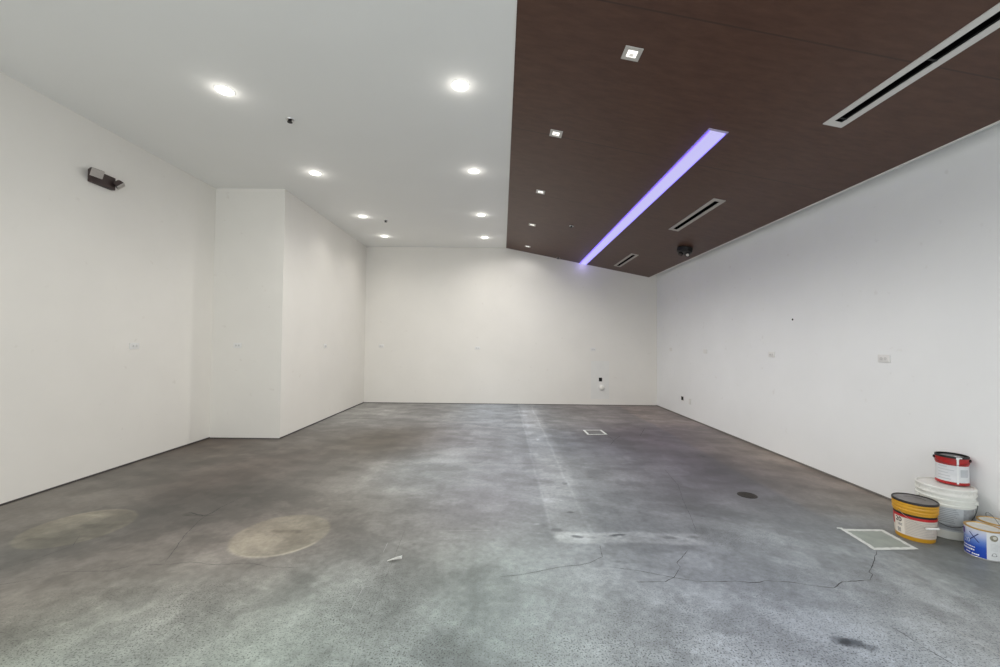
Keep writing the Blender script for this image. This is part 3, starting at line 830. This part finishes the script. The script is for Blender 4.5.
# ---- white five gallon bucket
Hw = .365; Rw = cone(.136, .147, .30)
t = thing('plastic_bucket', 'big white plastic bucket against the right wall with a red can on its lid', 'bucket', (3.317, 3.066, 0))
M_WPL = mat('white_plastic', (224, 226, 220), .4, noise=.05, scale=9)
b = bmesh.new()
lathe(b, [(.128, .0), (.136, .004), (Rw(.235), .235), (.154, .237), (.154, .246), (.147, .249), (.148, .272), (.156, .274), (.156, .284), (.149, .287), (.149, .312), (.140, .312)], 64)
obj('body', b, M_WPL, t, True)
b = bmesh.new(); lathe(b, [(.150, .310), (.158, .311), (.158, .322), (.1555, .326), (.1555, .345), (.158, .349), (.158, .360), (.154, .3655), (.147, .3655), (.145, .356), (.02, .356)], 64)
for k in range(24):
    a = 2 * PI * k / 24
    s = len(b.verts); box(b, .155, .1575, -.003, .003, .327, .345); xform(b, Matrix.Rotation(a, 4, 'Z'), s)
obj('lid', b, mat('white_lid', (228, 228, 222), .4, noise=.06, scale=14), t, True)
M_SIL = mat('silver_label', (190, 196, 200), .5, noise=.12, scale=22)
b = bmesh.new(); curved_patch(b, Rw, math.radians(-215), math.radians(-62), .062, .228, .0010, 40)
lbo = obj('label', b, M_SIL, t, True)
b = bmesh.new(); curved_patch(b, Rw, math.radians(-100), math.radians(-66), .10, .225, .0018, 12)
curved_patch(b, Rw, math.radians(-170), math.radians(-104), .072, .108, .0018, 16)
obj('panel', b, mat('grey_panel', (158, 162, 166), .55, noise=.12, scale=60), lbo, True)
b = bmesh.new(); rr_ = random.Random(5)
for k in range(8):
    z = .122 + .013 * k; a_ = -205 + rr_.uniform(0, 20)
    curved_patch(b, Rw, math.radians(a_), math.radians(-108 - rr_.uniform(0, 14)), z, z + .0045, .0020, 20, 1)
for k in range(3):
    z = .078 + .010 * k
    curved_patch(b, Rw, math.radians(-160), math.radians(-110 - 8 * k), z, z + .004, .0026, 14, 1)
obj('lettering', b, mat('label_lines', (142, 150, 156), .6), lbo, True)
b = bmesh.new(); aL, aR = math.radians(-205), math.radians(-48)
tube(b, arc_pts(Rw, aL, aR, .262, .095, .262, 30, .012), .0025, 6)
obj('bail_handle', b, M_WIRE, t, True)
for a in (aL, aR):
    b = bmesh.new(); s = 0; lathe(b, [(.016, -.01), (.016, .006), (.010, .010)], 16); xform(b, Matrix.Rotation(a, 4, 'Z') @ Matrix.Translation((.152, 0, .262)) @ Matrix.Rotation(PI / 2, 4, 'Y'))
    obj('ear', b, M_WPL, t, True)

# ---- red and white can on top of the lid
Hr = .207; zb = .3655
t = thing('paint_can', 'red and white paint can standing on the big white bucket', 'paint can', (3.408, 3.100, zb), (0, 0, 0))
Rr = lambda z: .087
M_RED = mat('red_band', (168, 34, 34), .35, noise=.15, scale=25)
M_CANW = mat('white_can_side', (214, 216, 218), .45, noise=.07, scale=16)
b = bmesh.new()
lathe(b, [(.080, .0, 0), (.089, .0, 0), (.090, .008, 0), (.087, .011, 0), (.087, .019, 1), (.087, .140, 0), (.087, .148, 0), (.090, .150, 0), (.090, .163, 0), (.087, .166, 0), (.0875, .190, 0), (.091, .193, 2), (.091, .204, 2), (.087, .207, 2), (.081, .207, 2), (.080, .200, 2)], 56, cap1=False)
obj('body', b, [M_RED, M_CANW, M_BLACK], t, True)
b = bmesh.new(); lathe(b, [(.080, .1985), (.060, .1985), (.058, .1955), (.01, .1955)], 40); obj('lid', b, mat('dark_lid', (74, 72, 74), .3, .3, noise=.5, scale=18), t, True)
cam_az = math.radians(-137.5)
b = bmesh.new()
a = cam_az + math.radians(19)
curved_patch(b, lambda z: .0915 if z > .147 else .0885, a - .07, a + .06, .006, .2045, .001, 6, 30)
curved_patch(b, lambda z: .0918, a - .10, a + .09, .188, .2045, .001, 8, 3)
curved_patch(b, lambda z: .0918, a + .02, a + .26, .196, .2045, .001, 8, 2)
box(b, -.001, .001, -.001, .001, .2, .201)
pts = []
for k in range(13):
    q = a - .20 + .42 * k / 12; pts.append((.0905 * math.cos(q), .0905 * math.sin(q), .2078))
vi = [b.verts.new(p) for p in pts]; vo = [b.verts.new((p[0] * (.80 + .05 * math.sin(i)), p[1] * (.80 + .05 * math.sin(i)), .2082)) for i, p in enumerate(pts)]
for k in range(12): b.faces.new((vi[k], vi[k + 1], vo[k + 1], vo[k]))
obj('paint_drip', b, mat('dried_white_paint', (226, 228, 228), .4), t, True)
b = bmesh.new(); rr_ = random.Random(9)
for k in range(5):
    z = .035 + .022 * k; w_ = rr_.uniform(.3, .8)
    curved_patch(b, Rr, cam_az - .9, cam_az - .9 + w_ + .3, z, z + .006, .0012, 14, 1)
curved_patch(b, Rr, cam_az + .5, cam_az + 1.1, .06, .115, .0012, 10, 2)
obj('lettering', b, mat('pale_can_print', (188, 192, 196), .6), t, True)
for s in (-1, 1):
    aa = cam_az + s * math.radians(86)
    b = bmesh.new(); lathe(b, [(.011, -.004), (.011, .006), (.006, .010)], 14); xform(b, Matrix.Rotation(aa, 4, 'Z') @ Matrix.Translation((.089, 0, .178)) @ Matrix.Rotation(PI / 2, 4, 'Y'))
    obj('ear', b, M_BLACK, t, True)
b = bmesh.new(); tube(b, arc_pts(lambda z: .0895, cam_az - math.radians(86), cam_az + math.radians(86), .178, .148, .178, 26, .006), .0018, 6)
obj('bail_handle', b, mat('dark_red_wire', (96, 40, 40), .4), t, True)

# ---- yellow bucket with a dark lid
t = thing('paint_bucket', 'yellow bucket with dark lid and red banded label, beside the white floor outline', 'bucket', (3.020, 2.996, 0))
M_YEL = mat('yellow_plastic', (206, 152, 40), .38, noise=.1, scale=12)
M_LBLK = mat('label_black', (28, 24, 24), .5)
M_LRED = mat('label_red', (186, 38, 40), .45, noise=.1)
M_CREAM = mat('label_cream', (206, 196, 184), .5, noise=.06, scale=18)
Ry = cone(.104, .1165, .215)
b = bmesh.new()
lathe(b, [(.094, 0), (.102, .001), (.104, .006), (Ry(.190), .190), (.1165, .1905), (.1165, .196), (.1195, .198), (.1215, .204), (.1205, .213), (.1185, .2155), (.1200, .219), (.1225, .226), (.1215, .236), (.1195, .240), (.1215, .244), (.1230, .252), (.1220, .262), (.1150, .264)], 64)
obj('body', b, M_YEL, t, True)
b = bmesh.new(); lathe(b, [(.118, .260), (.1235, .261), (.1245, .266), (.1245, .272), (.1215, .2765), (.1165, .2765), (.1150, .2715)], 64, cap0=False, cap1=False)
lathe(b, [(.1152, .270, 1), (.1152, .2715, 1), (.060, .2725, 1), (.058, .2708, 1), (.01, .2708, 1)], 64)
obj('lid', b, [mat('lid_rim_black', (30, 26, 26), .4), mat('lid_face_grey', (104, 99, 98), .28, .2, noise=.35, scale=16)], t, True)
b = bmesh.new()
curved_patch(b, Ry, math.radians(-222), math.radians(-40), .030, .152, .0010, 60, 1, 0)
curved_patch(b, Ry, math.radians(-222), math.radians(-40), .152, .170, .0010, 60, 1, 1)
curved_patch(b, Ry, math.radians(-222), math.radians(-62), .170, .185, .0010, 60, 1, 2)
bmesh.ops.remove_doubles(b, verts=b.verts[:], dist=1e-5)
lbo = obj('label', b, [M_CREAM, M_LRED, M_LBLK], t, True)
b = bmesh.new()
curved_patch(b, Ry, math.radians(-222), math.radians(-203), .085, .152, .0014, 10, 1)
tri = [(-203, .178), (-203, .15), (-166, .150), (-166, .158), (-178, .170)]
f = [b.verts.new(((Ry(z) + .0016) * math.cos(math.radians(a)), (Ry(z) + .0016) * math.sin(math.radians(a)), z)) for a, z in tri]; b.faces.new(f)
obj('red_corner', b, M_LRED, lbo, True)
b = bmesh.new(); curved_patch(b, Ry, math.radians(-202), math.radians(-164), .030, .150, .0018, 16)
pn = obj('panel', b, mat('label_white_panel', (226, 218, 206), .5, noise=.03), lbo, True)
b = bmesh.new(); wrap_text(b, '20', .046, Ry, math.radians(-183), .129, .0026, .0008)
obj('number', b, M_DARKPRINT, pn)
b = bmesh.new()
for k in range(3): curved_patch(b, Ry, math.radians(-187 + k), math.radians(-171), .100 - .006 * k, .103 - .006 * k, .0026, 6, 1)
for k in range(5): curved_patch(b, Ry, math.radians(-188), math.radians(-176), .042 + .006 * k, .0455 + .006 * k, .0026, 6, 1)
obj('fine_print', b, M_PRINT, pn)
b = bmesh.new(); rr_ = random.Random(3)
for k in range(9):
    z = .045 + .0115 * k
    curved_patch(b, Ry, math.radians(-160), math.radians(-62 - rr_.uniform(0, 40)), z, z + .0030, .0018, 24, 1)
obj('fine_print', b, M_PRINTL, lbo)
# bail with a white grip, hanging at the front right
ac = math.radians(-90)
aL, aR = ac - math.radians(92), ac + math.radians(92)
b = bmesh.new(); bail = arc_pts(lambda z: Ry(z), aL, aR, .205, .112, .205, 36, .007); tube(b, bail, .0010, 6)
bh = obj('bail_handle', b, mat('pale_wire', (176, 168, 158), .4, .3), t, True)
gm = Vector((math.cos(ac), math.sin(ac), 0)) * (Ry(.11) + .010) + Vector((0, 0, .112)); td = Vector((-math.sin(ac), math.cos(ac), 0))
b = bmesh.new(); tube(b, [gm - td * .042, gm - td * .040, gm + td * .040, gm + td * .042], .0075, 12)
obj('grip', b, mat('white_grip', (238, 238, 234), .4), bh, True)
for a in (aL, aR):
    b = bmesh.new(); lathe(b, [(.010, -.004), (.010, .004), (.006, .006)], 14); xform(b, Matrix.Rotation(a, 4, 'Z') @ Matrix.Translation((.1205, 0, .205)) @ Matrix.Rotation(PI / 2, 4, 'Y'))
    obj('ear', b, M_YEL, t, True)

# ---- blue labelled gallon can and the can behind it
M_GOLD = mat('gold_rim', (196, 158, 92), .35, .5, noise=.15, scale=20)
M_LIDW = mat('paint_smeared_lid', (208, 208, 202), .4, noise=.12, scale=24)
M_TIN = mat('bare_tin', (170, 170, 168), .35, .7, noise=.08)
def tin(name, label, loc, side, blue):
    r = .088
    t = thing(name, label, 'paint can', loc)
    b = bmesh.new()
    lathe(b, [(r - .006, .003, 0), (r - .004, 0, 0), (r, .001, 0), (r, .006, 0), (r - .0015, .008, 1), (r - .0015, .184, 2), (r + .001, .186, 2), (r + .001, .191, 2), (r - .003, .193, 2), (r - .008, .193, 2), (r - .009, .186, 2)], 56, cap1=False)
    obj('body', b, [M_TIN, side, M_GOLD], t, True)
    b = bmesh.new(); lathe(b, [(r - .009, .1865), (r - .012, .1885), (r - .016, .1885), (r - .019, .1845), (.006, .1845)], 48)
    obj('lid', b, M_LIDW, t, True)
    return t
def blue_mat():
    m, nt, b_ = new_mat('blue_fade_label')
    tc = nt.nodes.new('ShaderNodeTexCoord'); sp = nt.nodes.new('ShaderNodeSeparateXYZ'); nt.links.new(tc.outputs['Object'], sp.inputs[0])
    mr = nt.nodes.new('ShaderNodeMapRange'); mr.inputs['From Min'].default_value = .01; mr.inputs['From Max'].default_value = .18
    nt.links.new(sp.outputs['Z'], mr.inputs['Value'])
    r = nt.nodes.new('ShaderNodeValToRGB'); cr_ = r.color_ramp
    cr_.elements[0].position = 0; cr_.elements[0].color = lin((22, 62, 170)) + (1,)
    cr_.elements[1].position = 1; cr_.elements[1].color = lin((206, 210, 224)) + (1,)
    for p, c in ((.38, (34, 80, 184)), (.60, (104, 136, 204)), (.80, (176, 188, 222))):
        e_ = cr_.elements.new(p); e_.color = lin(c) + (1,)
    nt.links.new(mr.outputs['Result'], r.inputs['Fac']); nt.links.new(r.outputs['Color'], b_.inputs['Base Color'])
    b_.inputs['Roughness'].default_value = .35
    return m
t = tin('paint_can', 'gallon paint can with a blue fading label, in front at the right edge', (3.216, 2.741, 0), M_CANW, True)
ca = math.atan2(-2.741, -3.216)
Rb = lambda z: .0865
b = bmesh.new(); curved_patch(b, Rb, ca - math.radians(100), ca + math.radians(8), .010, .182, .0008, 40, 10)
bl = obj('blue_label', b, blue_mat(), t, True)
b = bmesh.new(); curved_patch(b, Rb, ca + math.radians(8), ca + math.radians(95), .010, .182, .0008, 30, 2)
wl = obj('white_label', b, mat('white_can_label', (226, 228, 228), .45, noise=.03), t, True)
b = bmesh.new(); wrap_text(b, 'X', .085, Rb, ca - math.radians(29), .128, .0022, -.0012)
obj('letter', b, mat('navy_print', (40, 52, 110), .5), bl)
b = bmesh.new(); wrap_text(b, '20', .040, Rb, ca - math.radians(54), .100, .0022, .0)
obj('number', b, mat('pale_blue_print', (196, 208, 232), .5), bl)
b = bmesh.new(); curved_patch(b, Rb, ca - math.radians(86), ca - math.radians(66), .135, .172, .0016, 6, 2)
obj('purple_mark', b, mat('purple_print', (96, 70, 150), .5, noise=.3, scale=40), bl)
b = bmesh.new()
for a0, a1, z, h_ in ((-78, -24, .062, .0060), (-78, -26, .042, .0085), (-58, -40, .022, .0065), (-36, -12, .019, .0070)):
    n = max(3, int((a1 - a0) / 6))
    for k in range(n):
        q0 = a0 + (a1 - a0) * k / n; q1 = a0 + (a1 - a0) * (k + .82) / n
        curved_patch(b, Rb, ca + math.radians(q0), ca + math.radians(q1), z, z + h_ * (1 if k % 3 else 1.25), .0020, 3, 1)
obj('lettering', b, M_WPRINT, bl)
sa = ca + math.radians(30)
def flat_disc(bm, az, zc, r0, r1, lift, n=24):
    vs0, vs1 = [], []
    for k in range(n):
        q = 2 * PI * k / n
        for rr_, L in ((r0, vs0), (r1, vs1)):
            a = az + rr_ * math.cos(q) / .0865; R_ = .0865 + lift
            L.append(bm.verts.new((R_ * math.cos(a), R_ * math.sin(a), zc + rr_ * math.sin(q))))
    for k in range(n): bm.faces.new((vs0[k], vs0[(k + 1) % n], vs1[(k + 1) % n], vs1[k]))
    if r0 < .002: bm.faces.new(vs0)
b = bmesh.new(); flat_disc(b, sa, .150, .001, .020, .0016); se = obj('seal', b, mat('bronze_seal', (150, 146, 128), .4, .3, noise=.2, scale=60), wl)
b = bmesh.new(); flat_disc(b, sa + .03, .153, .001, .010, .0024); obj('seal_centre', b, mat('seal_light', (206, 204, 192), .4), se)
b = bmesh.new(); flat_disc(b, sa, .045, .009, .011, .0016)
for q in (-.12, .12): curved_patch(b, Rb, sa + q - .03, sa + q + .03, .036, .041, .0016, 3, 1)
obj('emblem', b, M_PRINT, wl)
b = bmesh.new()
for k in range(6): curved_patch(b, Rb, sa - .2, sa + .22, .070 + .008 * k, .0725 + .008 * k, .0014, 6, 1)
obj('fine_print', b, mat('very_faint_print', (206, 208, 208), .6), wl)

t = tin('paint_can', 'gold rimmed paint can tucked behind the blue labelled can at the right edge', (3.402, 2.828, 0), M_CANW, False)
b = bmesh.new(); hp = []
# bail standing half up, seen as a thin wire above the rim
A0 = math.radians(150); n = 20
for k in range(n + 1):
    u = PI * k / n
    y_ = .094 * math.cos(u); z_ = .155 + .085 * math.sin(u); x_ = .03 * math.sin(u)
    hp.append((x_ * math.cos(A0) - y_ * math.sin(A0), x_ * math.sin(A0) + y_ * math.cos(A0), z_))
tube(b, hp, .0014, 6); obj('bail_handle', b, M_WIRE, t, True)
for s in (-1, 1):
    aa = A0 + s * PI / 2
    b = bmesh.new(); lathe(b, [(.010, -.004), (.010, .004), (.005, .006)], 14); xform(b, Matrix.Rotation(aa, 4, 'Z') @ Matrix.Translation((.0885, 0, .155)) @ Matrix.Rotation(PI / 2, 4, 'Y'))
    obj('ear', b, M_TIN, t, True)

# ================================================================== LIGHT FROM THE OPEN FRONT
w = bpy.data.worlds.new('daylight'); SC.world = w; w.use_nodes = True
bg = w.node_tree.nodes['Background']; bg.inputs['Color'].default_value = (.93, .97, 1.0, 1); bg.inputs['Strength'].default_value = 1.5
ld = bpy.data.lights.new('doorway_daylight', 'AREA'); ld.shape = 'RECTANGLE'; ld.size = 7.4; ld.size_y = 3.2; ld.energy = 85; ld.color = (.94, .98, 1.0)
lo = bpy.data.objects.new('doorway_daylight', ld); COL.objects.link(lo); lo.location = (-.3, Y0 - .05, 1.7); lo.rotation_euler = (PI / 2, 0, 0)

# ================================================================== CAMERA
cy_, sy_ = math.cos(YAW), math.sin(YAW); cp_, sp_ = math.cos(PITCH), math.sin(PITCH)
f_ = Vector((sy_ * cp_, cy_ * cp_, sp_)); r_ = Vector((cy_, -sy_, 0)); u_ = r_.cross(f_)
cr_, sr_ = math.cos(ROLL), math.sin(ROLL)
r2 = cr_ * r_ - sr_ * u_; u2 = sr_ * r_ + cr_ * u_
cam = bpy.data.cameras.new('camera'); cam.sensor_width = 36; cam.sensor_fit = 'HORIZONTAL'; cam.lens = FOCAL / 1000 * 36; cam.clip_start = .05
co_ = bpy.data.objects.new('camera', cam); COL.objects.link(co_)
co_.matrix_world = Matrix(((r2.x, u2.x, -f_.x, 0), (r2.y, u2.y, -f_.y, 0), (r2.z, u2.z, -f_.z, CAM_Z), (0, 0, 0, 1)))
SC.camera = co_
SC.view_settings.view_transform = 'Standard'
SC.view_settings.look = 'None'
SC.view_settings.exposure = 0.03
